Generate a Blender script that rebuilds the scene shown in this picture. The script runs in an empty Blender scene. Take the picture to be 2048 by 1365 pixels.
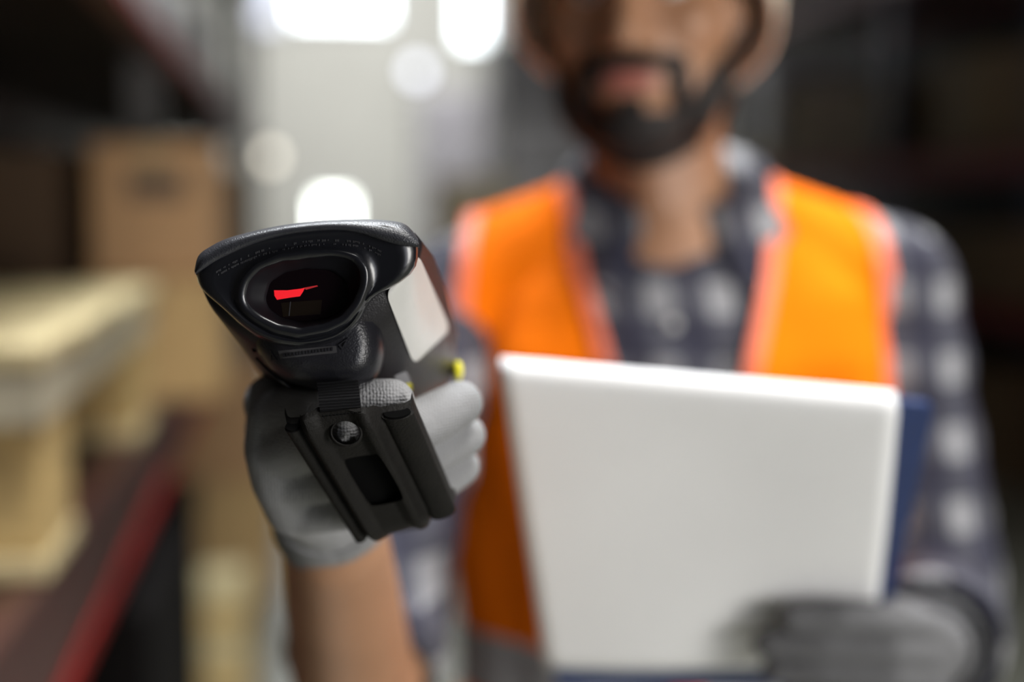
import bpy, bmesh, math, random
import numpy as np
from mathutils import Vector, Matrix
from mathutils.bvhtree import BVHTree

random.seed(7)
S = bpy.context.scene
COL = S.collection

# ------------------------------------------------------------------ camera
FPX = 2844.4
PITCH = math.radians(5.67); YAW = math.radians(8.48)
CAMZ = 1.5
cam_d = bpy.data.cameras.new('camera'); cam = bpy.data.objects.new('camera', cam_d); COL.objects.link(cam)
cam.location = (0, 0, CAMZ); cam.rotation_euler = (math.pi/2 - PITCH, 0, -YAW)
cam_d.lens = 50; cam_d.sensor_width = 36; cam_d.clip_start = 0.02
cam_d.dof.use_dof = True; cam_d.dof.focus_distance = 0.520; cam_d.dof.aperture_fstop = 2.5
S.camera = cam
RM = cam.rotation_euler.to_matrix()
R_ = RM @ Vector((1, 0, 0)); U_ = RM @ Vector((0, 1, 0)); F_ = RM @ Vector((0, 0, -1))
C0 = Vector((0, 0, CAMZ))

def P(px, py, d):
    """point of the place seen at a pixel of the 2048x1365 frame, d metres deep"""
    px, py, d = float(px), float(py), float(d)
    return C0 + d*(F_ + (px-1024)/FPX*R_ + (682.5-py)/FPX*U_)

# ------------------------------------------------------------------ light
w = bpy.data.worlds.new('world'); S.world = w; w.use_nodes = True
w.node_tree.nodes['Background'].inputs[0].default_value = (0.75, 0.82, 0.9, 1)
w.node_tree.nodes['Background'].inputs[1].default_value = 0.4
S.view_settings.view_transform = 'Standard'; S.view_settings.look = 'None'
S.view_settings.gamma = 1; S.view_settings.exposure = -0.1
S.view_settings.use_curve_mapping = False
S.cycles.use_denoising = True
S.cycles.max_bounces = 6; S.cycles.sample_clamp_indirect = 4

def area(name, loc, target, sx, sy, power, color):
    l = bpy.data.lights.new(name, 'AREA'); l.shape = 'RECTANGLE'; l.size = sx; l.size_y = sy
    l.energy = power; l.color = color
    o = bpy.data.objects.new(name, l); COL.objects.link(o); o.location = loc
    o.rotation_euler = (Vector(target)-Vector(loc)).to_track_quat('-Z', 'Y').to_euler()
    return o
area('low_front_key', (2.7, -2.93, 1.35), (2.1, 1.0, 1.35), 3.0, 2.3, 400, (1.0, 0.97, 0.92))  # unseen key light added low behind the camera to brighten man and paper
sk = area('fill_by_camera', (1.5, 0.1, 5.7), (0.6, 0.9, 1.2), 2.0, 2.0, 48, (1.0, 0.98, 0.95)); sk.data.spread = math.radians(60)  # added lamp under a closed ceiling, for sheen on scanner top and shoulders
sk = area('rim_over_man', (-0.1, 2.9, 5.6), (0.1, 1.3, 0.0), 1.2, 1.2, 150, (0.92, 0.96, 1.0)); sk.data.spread = math.radians(100)  # added rim light from above and behind, no opening over it
sk = area('fill_over_aisle', (0.9, 12.6, 5.6), (0.8, 15.2, 1.6), 3.0, 3.0, 235, (1.0, 0.99, 0.95)); sk.data.spread = math.radians(120)  # added lamp that brightens the far wall and floor

# ------------------------------------------------------------------ materials
MATS = {}
def mat(name, color, rough=0.6, metal=0.0, noise=0.0, nscale=20.0, bump=0.0, bscale=200.0, spec=0.5, coat=0.0, stretch=(1, 1, 1)):
    m = bpy.data.materials.new(name); m.use_nodes = True; MATS[name] = m
    nt = m.node_tree; b = nt.nodes['Principled BSDF']
    b.inputs['Base Color'].default_value = (*color, 1); b.inputs['Roughness'].default_value = rough
    b.inputs['Metallic'].default_value = metal; b.inputs['Specular IOR Level'].default_value = spec
    b.inputs['Coat Weight'].default_value = coat
    tc = nt.nodes.new('ShaderNodeTexCoord'); mp = nt.nodes.new('ShaderNodeMapping')
    mp.inputs['Scale'].default_value = stretch
    nt.links.new(tc.outputs['Object'], mp.inputs[0])
    n = nt.nodes.new('ShaderNodeTexNoise'); n.inputs['Scale'].default_value = nscale; n.inputs['Detail'].default_value = 4
    nt.links.new(mp.outputs[0], n.inputs['Vector'])
    r = nt.nodes.new('ShaderNodeMapRange'); r.inputs[3].default_value = 1-noise; r.inputs[4].default_value = 1+noise
    r.inputs[1].default_value = 0.3; r.inputs[2].default_value = 0.7
    nt.links.new(n.outputs[0], r.inputs[0])
    mx = nt.nodes.new('ShaderNodeVectorMath'); mx.operation = 'SCALE'; mx.inputs[0].default_value = color
    nt.links.new(r.outputs[0], mx.inputs['Scale']); nt.links.new(mx.outputs[0], b.inputs['Base Color'])
    if bump:
        n2 = nt.nodes.new('ShaderNodeTexNoise'); n2.inputs['Scale'].default_value = bscale
        nt.links.new(mp.outputs[0], n2.inputs['Vector'])
        bp = nt.nodes.new('ShaderNodeBump'); bp.inputs['Strength'].default_value = bump; bp.inputs['Distance'].default_value = 0.001
        nt.links.new(n2.outputs[0], bp.inputs['Height']); nt.links.new(bp.outputs[0], b.inputs['Normal'])
    return m

def emat(name, color, strength):
    m = bpy.data.materials.new(name); m.use_nodes = True; MATS[name] = m
    b = m.node_tree.nodes['Principled BSDF']; b.inputs['Base Color'].default_value = (0.02, 0.02, 0.02, 1)
    b.inputs['Emission Color'].default_value = (*color, 1); b.inputs['Emission Strength'].default_value = strength
    return m

mat('scanner_black', (0.011, 0.010, 0.012), 0.33, spec=0.3, noise=0.1, nscale=300, bump=0.25, bscale=1500)
mat('scanner_grain', (0.022, 0.023, 0.028), 0.34, noise=0.15, nscale=400, bump=0.3, bscale=1800)  # base lifted to put the top cover's grey sheen into the colour
mat('bezel_gloss', (0.007, 0.0075, 0.010), 0.27, noise=0.05, coat=0.2)
mat('recess_black', (0.007, 0.007, 0.009), 0.5, spec=0.15)
mat('lens_glass', (0.004, 0.002, 0.003), 0.07, spec=0.4)
mat('reflection_brown', (0.007, 0.004, 0.002), 0.3)
mat('chin_black', (0.013, 0.013, 0.016), 0.28, spec=0.35, noise=0.1, nscale=300, bump=0.2, bscale=1400)
mat('print_grey', (0.032, 0.032, 0.036), 0.5)
mat('print_dark', (0.006, 0.006, 0.009), 0.5)
mat('print_strip', (0.035, 0.034, 0.036), 0.5)
mat('label_white', (0.58, 0.575, 0.55), 0.35, noise=0.03, nscale=60)
mat('yellow', (0.75, 0.68, 0.02), 0.5)
mat('tab_grey', (0.20, 0.20, 0.21), 0.6)
mat('rubber', (0.0085, 0.0078, 0.007), 0.6, spec=0.14, noise=0.15, nscale=150, bump=0.3, bscale=900)
mat('rubber_black', (0.003, 0.003, 0.003), 0.9, spec=0.05)
mat('webbing', (0.008, 0.008, 0.009), 0.7, spec=0.2)
emat('laser_faint', (1.0, 0.0, 0.012), 0.35)
emat('laser_red', (1.0, 0.0, 0.012), 0.95)
mat('skin', (0.385, 0.20, 0.11), 0.5, noise=0.06, nscale=25, bump=0.15, bscale=400)
mat('lip', (0.40, 0.13, 0.10), 0.45, noise=0.05)
mat('hair', (0.014, 0.010, 0.008), 0.7, noise=0.3, nscale=300, bump=1.0, bscale=600)
mat('eye_white', (0.7, 0.68, 0.65), 0.2); mat('iris', (0.05, 0.025, 0.01), 0.2)
mat('vest_orange', (1.0, 0.20, 0.003), 0.9, spec=0.08, noise=0.04, nscale=15, bump=0.3, bscale=900)
mat('vest_edging', (0.95, 0.21, 0.10), 0.6, noise=0.04)
mat('reflective_grey', (0.33, 0.33, 0.33), 0.4, noise=0.05, nscale=200)
mat('trouser', (0.02, 0.024, 0.05), 0.8, noise=0.2, nscale=60)
mat('boot', (0.02, 0.014, 0.01), 0.6)
mat('hat_cream', (0.80, 0.70, 0.56), 0.4)
mat('paper', (0.76, 0.76, 0.76), 0.7, noise=0.025, nscale=9)
mat('board_blue', (0.012, 0.030, 0.11), 0.45, noise=0.1)
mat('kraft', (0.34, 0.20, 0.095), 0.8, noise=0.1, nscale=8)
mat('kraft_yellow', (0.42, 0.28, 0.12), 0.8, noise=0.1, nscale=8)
mat('kraft_shade', (0.065, 0.036, 0.016), 0.8, noise=0.1, nscale=8)  # darkened copy of kraft, the upper shelf's shade put into the colour
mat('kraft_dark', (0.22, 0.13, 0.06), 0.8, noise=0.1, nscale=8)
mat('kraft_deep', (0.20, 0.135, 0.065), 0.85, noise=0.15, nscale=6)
mat('carton_cream', (0.60, 0.52, 0.34), 0.75, noise=0.08, nscale=8)
mat('bin_black', (0.006, 0.005, 0.005), 0.9, spec=0.1)
mat('print_box', (0.07, 0.045, 0.028), 0.7)
mat('tape', (0.30, 0.20, 0.10), 0.35)
mat('wood', (0.56, 0.47, 0.26), 0.7, noise=0.18, nscale=14, bump=0.6, bscale=60, stretch=(0.6, 3, 3))
mat('wood_grey', (0.46, 0.42, 0.31), 0.75, noise=0.2, nscale=14, stretch=(3, 0.6, 3))
mat('wood_ochre', (0.50, 0.36, 0.15), 0.75, noise=0.25, nscale=14, bump=0.6, bscale=60, stretch=(3, 0.6, 3))
mat('rack_red', (0.20, 0.009, 0.007), 0.55, spec=0.2, noise=0.2, nscale=12)
mat('rack_maroon', (0.055, 0.017, 0.014), 0.4, noise=0.2, nscale=12)
mat('rack_dark', (0.05, 0.048, 0.046), 0.5, noise=0.15, nscale=12)
mat('rack_blue', (0.03, 0.03, 0.05), 0.5, noise=0.15, nscale=12)
mat('deck_board', (0.045, 0.03, 0.02), 0.8, noise=0.2, nscale=6)
mat('wrap_grey', (0.42, 0.41, 0.45), 0.25, noise=0.3, nscale=9)
mat('wrap_dark', (0.05, 0.045, 0.055), 0.3, noise=0.3, nscale=6)
mat('concrete', (0.20, 0.20, 0.16), 0.25, noise=0.15, nscale=3)
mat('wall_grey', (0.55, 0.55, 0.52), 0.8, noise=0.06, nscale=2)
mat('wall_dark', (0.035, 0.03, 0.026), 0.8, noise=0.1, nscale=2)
mat('ceiling_grey', (0.10, 0.10, 0.10), 0.8)
mat('frame_white', (0.6, 0.62, 0.66), 0.5)
emat('daylight', (0.90, 0.97, 1.0), 7.0)
emat('daylight_soft', (0.82, 0.86, 1.0), 1.9)
emat('daylight_door', (0.95, 1.0, 0.93), 9.0)
emat('lamp_glow', (1.0, 0.93, 0.78), 3.2)
emat('glint_cool', (0.85, 0.88, 1.0), 3.5)

def knit(name, color, scale, dist):
    m = mat(name, color, 0.85, noise=0.10, nscale=45)
    nt = m.node_tree; b = nt.nodes['Principled BSDF']
    tc = nt.nodes['Texture Coordinate']
    v = nt.nodes.new('ShaderNodeTexVoronoi'); v.inputs['Scale'].default_value = scale; v.inputs['Randomness'].default_value = 0.35
    nt.links.new(tc.outputs['Object'], v.inputs['Vector'])
    bp = nt.nodes.new('ShaderNodeBump'); bp.inputs['Strength'].default_value = 0.9; bp.inputs['Distance'].default_value = dist; bp.invert = True
    nt.links.new(v.outputs['Distance'], bp.inputs['Height']); nt.links.new(bp.outputs[0], b.inputs['Normal'])
    return m
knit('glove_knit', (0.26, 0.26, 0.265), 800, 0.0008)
knit('glove_shade', (0.125, 0.125, 0.13), 800, 0.0006)  # same knit as the other glove, darkened to paint in its shade

def plaid():
    m = bpy.data.materials.new('plaid'); m.use_nodes = True; MATS['plaid'] = m
    nt = m.node_tree; b = nt.nodes['Principled BSDF']; b.inputs['Roughness'].default_value = 0.85
    tc = nt.nodes.new('ShaderNodeTexCoord'); sp = nt.nodes.new('ShaderNodeSeparateXYZ')
    nt.links.new(tc.outputs['Object'], sp.inputs[0])
    def stripes(sock, period, width, off):
        a = nt.nodes.new('ShaderNodeMath'); a.operation = 'MULTIPLY_ADD'; a.inputs[1].default_value = 1/period; a.inputs[2].default_value = off
        nt.links.new(sock, a.inputs[0])
        f = nt.nodes.new('ShaderNodeMath'); f.operation = 'FRACT'; nt.links.new(a.outputs[0], f.inputs[0])
        l = nt.nodes.new('ShaderNodeMath'); l.operation = 'LESS_THAN'; l.inputs[1].default_value = width; nt.links.new(f.outputs[0], l.inputs[0])
        return l.outputs[0]
    add = nt.nodes.new('ShaderNodeMath'); add.operation = 'ADD'
    nt.links.new(stripes(sp.outputs[0], 0.050, 0.56, 0.50), add.inputs[0]); nt.links.new(stripes(sp.outputs[2], 0.060, 0.54, 0.1), add.inputs[1])
    h = nt.nodes.new('ShaderNodeMath'); h.operation = 'MULTIPLY'; h.inputs[1].default_value = 0.5; nt.links.new(add.outputs[0], h.inputs[0])
    cr = nt.nodes.new('ShaderNodeValToRGB'); cr.color_ramp.interpolation = 'CONSTANT'
    e = cr.color_ramp.elements; e[0].position = 0; e[0].color = (0.25, 0.25, 0.26, 1); e[1].position = 0.25; e[1].color = (0.050, 0.050, 0.066, 1)
    n = e.new(0.75); n.color = (0.018, 0.018, 0.035, 1)
    nt.links.new(h.outputs[0], cr.inputs[0]); nt.links.new(cr.outputs[0], b.inputs['Base Color'])
plaid()

# ------------------------------------------------------------------ mesh helpers
def tag(o, label=None, cat=None, group=None, kind=None):
    if label: o['label'] = label
    if cat: o['category'] = cat
    if group: o['group'] = group
    if kind: o['kind'] = kind
    return o

def empty(name, loc, label=None, cat=None, group=None):
    o = bpy.data.objects.new(name, None); COL.objects.link(o); o.location = loc; o.empty_display_size = 0.05
    return tag(o, label, cat, group)

def wloc(o):
    v = Vector((0, 0, 0))
    while o is not None: v = v + o.location; o = o.parent
    return v

def obj(name, verts, faces, m, parent=None, smooth=True, origin=None, angle=None):
    """verts are given in world space"""
    v = [Vector(p) for p in verts]
    base = wloc(parent) if parent else Vector((0, 0, 0))
    if origin is None:
        lo = Vector([min(p[i] for p in v) for i in range(3)]); hi = Vector([max(p[i] for p in v) for i in range(3)])
        origin = Vector(((lo.x+hi.x)/2, (lo.y+hi.y)/2, lo.z)) if parent is None else base
    origin = Vector(origin)
    me = bpy.data.meshes.new(name)
    me.from_pydata([tuple(p-origin) for p in v], [], [tuple(int(i) for i in f) for f in faces]); me.validate()
    bm = bmesh.new(); bm.from_mesh(me); bmesh.ops.recalc_face_normals(bm, faces=bm.faces); bm.to_mesh(me); bm.free()
    for k in (m if isinstance(m, (list, tuple)) else [m]): me.materials.append(MATS[k])
    if smooth:
        me.polygons.foreach_set('use_smooth', [True]*len(me.polygons))
        if angle: me.set_sharp_from_angle(angle=math.radians(angle))
    o = bpy.data.objects.new(name, me); COL.objects.link(o)
    if parent: o.parent = parent
    o.location = origin-base
    return o

def box(x0, x1, y0, y1, z0, z1):
    v = [(x, y, z) for x in (x0, x1) for y in (y0, y1) for z in (z0, z1)]
    f = [(0, 1, 3, 2), (4, 6, 7, 5), (0, 4, 5, 1), (2, 3, 7, 6), (0, 2, 6, 4), (1, 5, 7, 3)]
    return v, f

def bbox(x0, x1, y0, y1, z0, z1, bev=0.004):
    v, f = box(x0, x1, y0, y1, z0, z1)
    bm = bmesh.new(); vs = [bm.verts.new(p) for p in v]
    for q in f: bm.faces.new([vs[i] for i in q])
    bmesh.ops.bevel(bm, geom=list(bm.edges), offset=bev, segments=1, affect='EDGES')
    bm.verts.index_update()
    r = [tuple(p.co) for p in bm.verts], [[q.index for q in g.verts] for g in bm.faces]
    bm.free(); return r

def merge(parts):
    V, Fc = [], []
    for v, f in parts:
        n = len(V); V += [tuple(p) for p in v]; Fc += [tuple(i+n for i in q) for q in f]
    return V, Fc

def loft(rings, cap0=True, cap1=True, closed=True):
    n = len(rings[0]); V = [tuple(p) for r in rings for p in r]; Fc = []
    for k in range(len(rings)-1):
        for i in range(n if closed else n-1):
            j = (i+1) % n; Fc.append((k*n+i, k*n+j, (k+1)*n+j, (k+1)*n+i))
    if cap0: Fc.append(tuple(range(n-1, -1, -1)))
    if cap1: Fc.append(tuple(range((len(rings)-1)*n, len(rings)*n)))
    return V, Fc

def perp(a):
    a = a.normalized(); t = Vector((0, 0, 1)) if abs(a.z) < 0.9 else Vector((1, 0, 0))
    u = a.cross(t).normalized(); return u, a.cross(u).normalized()

def capsule(a, ra, b, rb, n=16, m=5):
    a, b = Vector(a), Vector(b); ax = (b-a); L = ax.length; ax.normalize(); u, v = perp(ax)
    rings = []
    for k in range(m+1):
        t = math.pi/2*k/m; s = max(math.sin(t), 0.03)
        c = a - ax*ra*math.cos(t); rings.append([c + (u*math.cos(q)+v*math.sin(q))*ra*s for q in [2*math.pi*i/n for i in range(n)]])
    for k in range(m+1):
        t = math.pi/2*(1-k/m); s = max(math.sin(t), 0.03)
        c = b + ax*rb*math.cos(t); rings.append([c + (u*math.cos(q)+v*math.sin(q))*rb*s for q in [2*math.pi*i/n for i in range(n)]])
    return loft(rings)

def chain(pts):
    return [capsule(pts[i][0], pts[i][1], pts[i+1][0], pts[i+1][1]) for i in range(len(pts)-1)]

def ellipsoid(c, ax, n=20, m=12):
    """ax: three Vectors, the half axes"""
    c = Vector(c); rings = []
    for k in range(m+1):
        t = math.pi*k/m; s = max(math.sin(t), 0.02)
        rings.append([c - ax[2]*math.cos(t) + (ax[0]*math.cos(q)+ax[1]*math.sin(q))*s for q in [2*math.pi*i/n for i in range(n)]])
    return loft(rings)

def evaluated(v, f, mods):
    me = bpy.data.meshes.new('temporary'); me.from_pydata([tuple(p) for p in v], [], [tuple(q) for q in f])
    bm = bmesh.new(); bm.from_mesh(me); bmesh.ops.recalc_face_normals(bm, faces=bm.faces); bm.to_mesh(me); bm.free()
    o = bpy.data.objects.new('temporary', me); COL.objects.link(o); mods(o)
    dg = bpy.context.evaluated_depsgraph_get(); dg.update()
    ev = o.evaluated_get(dg).to_mesh()
    ev.calc_loop_triangles()
    V = np.empty(len(ev.vertices)*3); ev.vertices.foreach_get('co', V)
    N = np.empty(len(ev.vertices)*3); ev.vertices.foreach_get('normal', N)
    T = np.empty(len(ev.loop_triangles)*3, dtype=np.int32); ev.loop_triangles.foreach_get('vertices', T)
    Fc = [tuple(p.vertices) for p in ev.polygons]
    r = V.reshape(-1, 3), N.reshape(-1, 3), T.reshape(-1, 3), Fc
    bpy.data.objects.remove(o); bpy.data.meshes.remove(me)
    return r

def fuse(parts, voxel, it=6, fac=0.5):
    """one continuous closed surface out of overlapping closed shapes"""
    v, f = merge(parts)
    def mods(o):
        a = o.modifiers.new('r', 'REMESH'); a.mode = 'VOXEL'; a.voxel_size = voxel; a.adaptivity = 0
        b = o.modifiers.new('s', 'SMOOTH'); b.factor = fac; b.iterations = it
    return evaluated(v, f, mods)

def cut(V, N, T, g):
    """keep the part of a triangle mesh where g > 0, cut exactly along g = 0"""
    V2, N2, F2, idx, em = [], [], [], {}, {}
    def vi(i):
        if i not in idx: idx[i] = len(V2); V2.append(V[i]); N2.append(N[i])
        return idx[i]
    def ei(i, j):
        k = (min(i, j), max(i, j))
        if k not in em:
            t = g[i]/(g[i]-g[j]); em[k] = len(V2); V2.append(V[i]*(1-t)+V[j]*t); N2.append(N[i]*(1-t)+N[j]*t)
        return em[k]
    pos = g > 0; cnt = pos[T].sum(1)
    for t in T[cnt > 0]:
        a = [int(i) for i in t]; poly = []
        for k in range(3):
            i, j = a[k], a[(k+1) % 3]
            if pos[i]: poly.append(vi(i))
            if pos[i] != pos[j]: poly.append(ei(i, j))
        F2.append(tuple(poly))
    return np.array(V2), np.array(N2), F2

def shell(V, N, F2, off, thick):
    """a sheet lying off metres above the surface, thick metres thick, rims closed"""
    n = len(V); A = V+N*(off+thick); B = V+N*off
    Fc = list(F2)+[tuple(i+n for i in reversed(q)) for q in F2]
    ed = {}
    for q in F2:
        for k in range(len(q)):
            e = (q[k], q[(k+1) % len(q)]); ed[e] = ed.get(e, 0)+1
    for (i, j) in ed:
        if (j, i) not in ed: Fc.append((j, i, i+n, j+n))
    return np.vstack([A, B]), Fc

# ------------------------------------------------------------------ the hall
def structure(name, vf, m, parent=None):
    o = obj(name, *vf, m, parent, smooth=False)
    if not parent: o['kind'] = 'structure'
    return o
YE = 16.0
structure('floor', box(-1.6, 4.95, -3.0, YE+0.2, -0.1, 0.0), 'concrete')
structure('ceiling', box(-1.6, 4.95, -3.0, YE+0.2, 6.0, 6.1), 'ceiling_grey')
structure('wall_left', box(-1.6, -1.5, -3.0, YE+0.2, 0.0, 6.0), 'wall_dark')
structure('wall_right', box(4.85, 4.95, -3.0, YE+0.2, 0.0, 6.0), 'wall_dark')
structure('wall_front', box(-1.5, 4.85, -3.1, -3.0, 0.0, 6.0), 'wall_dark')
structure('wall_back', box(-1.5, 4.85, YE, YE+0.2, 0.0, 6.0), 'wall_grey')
def window(name, x0, x1, z0, z1, m, bars):
    o = structure(name, merge([box(x0-.05, x0, YE-.04, YE-.001, z0-.05, z1+.05), box(x1, x1+.05, YE-.04, YE-.001, z0-.05, z1+.05),
                               box(x0, x1, YE-.04, YE-.001, z0-.05, z0), box(x0, x1, YE-.04, YE-.001, z1, z1+.05)]), 'frame_white')
    n = bars+1; wd = (x1-x0)/n
    for i in range(n):
        obj('pane', *box(x0+i*wd+.008, x0+(i+1)*wd-.008, YE-.02, YE-.002, z0, z1), m, o, smooth=False)
window('window_1', -0.02, 1.00, 3.47, 5.2, 'daylight', 1)
window('window_2', 1.80, 2.06, 3.25, 5.2, 'daylight', 0)
window('window_3', -0.42, -0.18, 3.40, 5.2, 'daylight_soft', 0)
window('window_4', 0.20, 0.55, 0.95, 1.52, 'daylight_door', 0)
window('window_5', 2.28, 2.50, 3.55, 5.2, 'daylight_soft', 0)
fr = structure('key_panel', merge([box(1.1, 1.2, -2.999, -2.94, 0.0, 2.65), box(4.2, 4.3, -2.999, -2.94, 0.0, 2.65), box(1.2, 4.2, -2.999, -2.94, 2.55, 2.65)]), 'frame_white')  # unseen frame and glowing pane added to dress the key light
obj('pane', *box(1.2, 4.2, -2.99, -2.96, 0.0, 2.55), 'daylight_soft', fr, smooth=False)
structure('baseboard_back', box(-1.5, 4.85, YE-.03, YE-.001, 0.0, 0.14), 'wall_dark')

# ------------------------------------------------------------------ racks
def rack(label, xf, xb, ys, beams, up_mat, beam_mat, decks, z_top, bh=.12):
    sgn = 1 if xb > xf else -1
    root = empty('pallet_rack', ((xf+xb)/2, (ys[0]+ys[-1])/2, 0), label, 'rack')
    for y in ys:
        for x in (xf+sgn*.05, xb):
            x1 = x+sgn*.07 if x != xb else x-sgn*.07
            up = obj('upright', *box(min(x, x1), max(x, x1), y-.04, y+.04, 0, z_top), up_mat, root, smooth=False)
            obj('foot_plate', *box(min(x, x1)-.02, max(x, x1)+.02, y-.07, y+.07, 0, .012), up_mat, up, smooth=False)
        for k in range(int(z_top/0.8)):
            a = Vector((xf+sgn*.04, y, .3+k*.8)); b = Vector((xb-sgn*.04, y, .9+k*.8))
            if b.z < z_top: obj('brace', *capsule(a, .012, b, .012, 6, 2), up_mat, root, smooth=False)
    for i in range(len(ys)-1):
        for z in beams:
            for x in (xf, xb):
                x1 = x+sgn*.05 if x == xf else x-sgn*.05
                y0, y1 = ys[i]+.04, ys[i+1]-.04
                bm_ = obj('beam', *box(min(x, x1), max(x, x1), y0, y1, z-bh, z), beam_mat, root, smooth=False)
                if x == xf:
                    xo = xf-sgn*.006
                    obj('beam_lip', *box(min(xo, xf), max(xo, xf), y0, y1, z-bh, z-bh+.026), 'rack_red', bm_, smooth=False)
            if z in decks:
                n = 5; wd = (ys[i+1]-ys[i]-.1)/n
                for k in range(n):
                    y0 = ys[i]+.05+k*wd
                    obj('deck_board', *box(min(xf+sgn*.055, xb-sgn*.055), max(xf+sgn*.055, xb-sgn*.055), y0, y0+wd-.02, z-.03, z-.001), 'deck_board', root, smooth=False)
    return root
rack('dark pallet rack with maroon beams close on the left of the aisle', -0.27, -1.37, [0.75, 3.48, 6.18, 8.88, 11.58], [1.10, 1.98, 3.2], 'rack_dark', 'rack_maroon', [1.10, 1.98, 3.2], 4.2, .165)  # upper deck boards added to shade the bay beneath
rack('shadowed pallet rack with red beams along the right of the aisle', 3.6, 4.7, [3.2, 5.9, 8.6, 11.3], [0.95, 1.76, 2.9], 'rack_blue', 'rack_red', [0.95, 1.76, 2.9], 4.2)

# ------------------------------------------------------------------ cartons and loads
def carton(label, x0, x1, y0, y1, z0, z1, m='kraft', group=None, print_=None, face='y'):
    if z0 > .9: z0 += .0015
    root = empty('cardboard_box', ((x0+x1)/2, (y0+y1)/2, z0), label, 'box', group)
    obj('body', *bbox(x0, x1, y0, y1, z0, z1-.003, .004), m, root, smooth=False)
    xm = (x0+x1)/2
    for s in (0, 1):
        a, b = (x0+.001, xm-.002) if s == 0 else (xm+.002, x1-.001)
        obj('flap', *box(a, b, y0+.001, y1-.001, z1-.003, z1), m, root, smooth=False)
    obj('tape', *merge([box(xm-.025, xm+.025, y0+.002, y1-.002, z1, z1+.0006), box(xm-.025, xm+.025, y0-.0008, y0, z1-.06, z1)]), 'tape', root, smooth=False)
    if print_:
        a, b, c, d = print_
        obj('printed_panel', *box(a, b, y0-.0012, y0, c, d), 'print_box', root, smooth=False)
    return root
carton('brown cardboard box with a dark printed panel, on top of another box', -0.405, -0.168, 2.90, 3.30, 1.345, 1.612, 'kraft', print_=(-.335, -.222, 1.502, 1.556))
carton('tan cardboard box under the box with the printed panel, on the left rack', -0.420, -0.162, 2.88, 3.30, 1.10, 1.342, 'kraft_yellow')
carton('dim brown box in the left rack, upper of two behind the wooden pallet', -0.95, -0.43, 3.00, 3.45, 1.36, 1.60, 'kraft_shade')
carton('dim brown box in the left rack, lower of two behind the wooden pallet', -0.97, -0.44, 2.98, 3.45, 1.10, 1.358, 'kraft_shade')
carton('tan carton on the floor by the left rack, lower of two behind the gloved wrist', -0.62, -0.10, 5.35, 5.80, 0.0, 0.45, 'kraft_yellow')
carton('brown carton by the left rack, upper of two behind the gloved wrist', -0.60, -0.12, 5.37, 5.80, 0.452, 0.90, 'kraft')
carton('brown carton on the left rack shelf, first behind the printed box', -0.90, -0.30, 4.3, 4.8, 1.10, 1.55, 'kraft')
carton('brown carton on the left rack shelf, second behind the printed box', -0.95, -0.30, 6.5, 7.1, 1.10, 1.62, 'kraft')
carton('brown carton on the left rack shelf, third behind the printed box', -0.95, -0.31, 9.2, 9.9, 1.10, 1.70, 'kraft_yellow')
names = ['nearest', 'second', 'third', 'fourth', 'fifth', 'sixth', 'seventh', 'eighth', 'ninth']
for lev, (z, hmin, hmax, lv) in enumerate([(0.0, .55, .72, 'floor'), (.95, .30, .42, 'lower shelf'), (1.76, .50, .62, 'upper shelf')]):
    y = 5.98; i = 0
    while y < 10.5:
        wd = random.uniform(.52, .68)
        if not (8.5-wd < y < 8.7):
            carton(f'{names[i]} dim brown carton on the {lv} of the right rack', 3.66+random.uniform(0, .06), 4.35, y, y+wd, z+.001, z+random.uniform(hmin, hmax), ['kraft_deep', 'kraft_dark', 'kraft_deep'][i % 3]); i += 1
            y += wd+.04
        else: y = 8.72
carton('black lidded bin on the floor under the maroon beam, in front of the planks', -1.2, -0.245, 2.25, 3.36, 0.0, 0.85, 'bin_black')
def wrapped(label, x0, x1, y0, y1, z0, z1, m, n=3):
    root = empty('wrapped_load', ((x0+x1)/2, (y0+y1)/2, z0), label, 'pallet load')
    b = obj('pallet_base', *merge([box(x0, x1, y0+k*(y1-y0-.1)/2, y0+k*(y1-y0-.1)/2+.1, z0, z0+.1) for k in range(3)]+[box(x0, x1, y0, y1, z0+.1, z0+.13)]), 'wood', root, smooth=False)
    h = (z1-z0-.13)/n
    for k in range(n):
        obj('wrapped_layer', *bbox(x0+.01*(k % 2), x1-.01*(k % 2), y0+.008*(k % 2), y1, z0+.13+k*h, z0+.13+(k+1)*h-.004, .02), m, root, smooth=False)
wrapped('tall dark film-wrapped load standing in the aisle behind the man\'s shoulder', 1.50, 2.45, 10.8, 11.8, 0, 2.75, 'wrap_dark', 5)
wrapped('grey film-wrapped load on the right rack beside the man\'s jaw', 3.62, 4.4, 10.86, 11.2, 1.762, 2.62, 'wrap_grey', 3)
wrapped('grey film-wrapped load by the far wall under the tall windows', 1.15, 1.95, 13.6, 14.5, 0, 2.55, 'wrap_grey', 4)
carton('cream carton at the bottom of the stack in the aisle by the orange shoulder', 0.88, 1.36, 9.0, 9.5, 0, 0.55, 'carton_cream')
carton('cream carton in the middle of the stack in the aisle by the orange shoulder', 0.90, 1.34, 9.0, 9.5, 0.552, 1.10, 'carton_cream')
carton('cream carton on top of the stack in the aisle by the orange shoulder', 0.88, 1.35, 9.0, 9.5, 1.102, 1.64, 'carton_cream')

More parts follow.
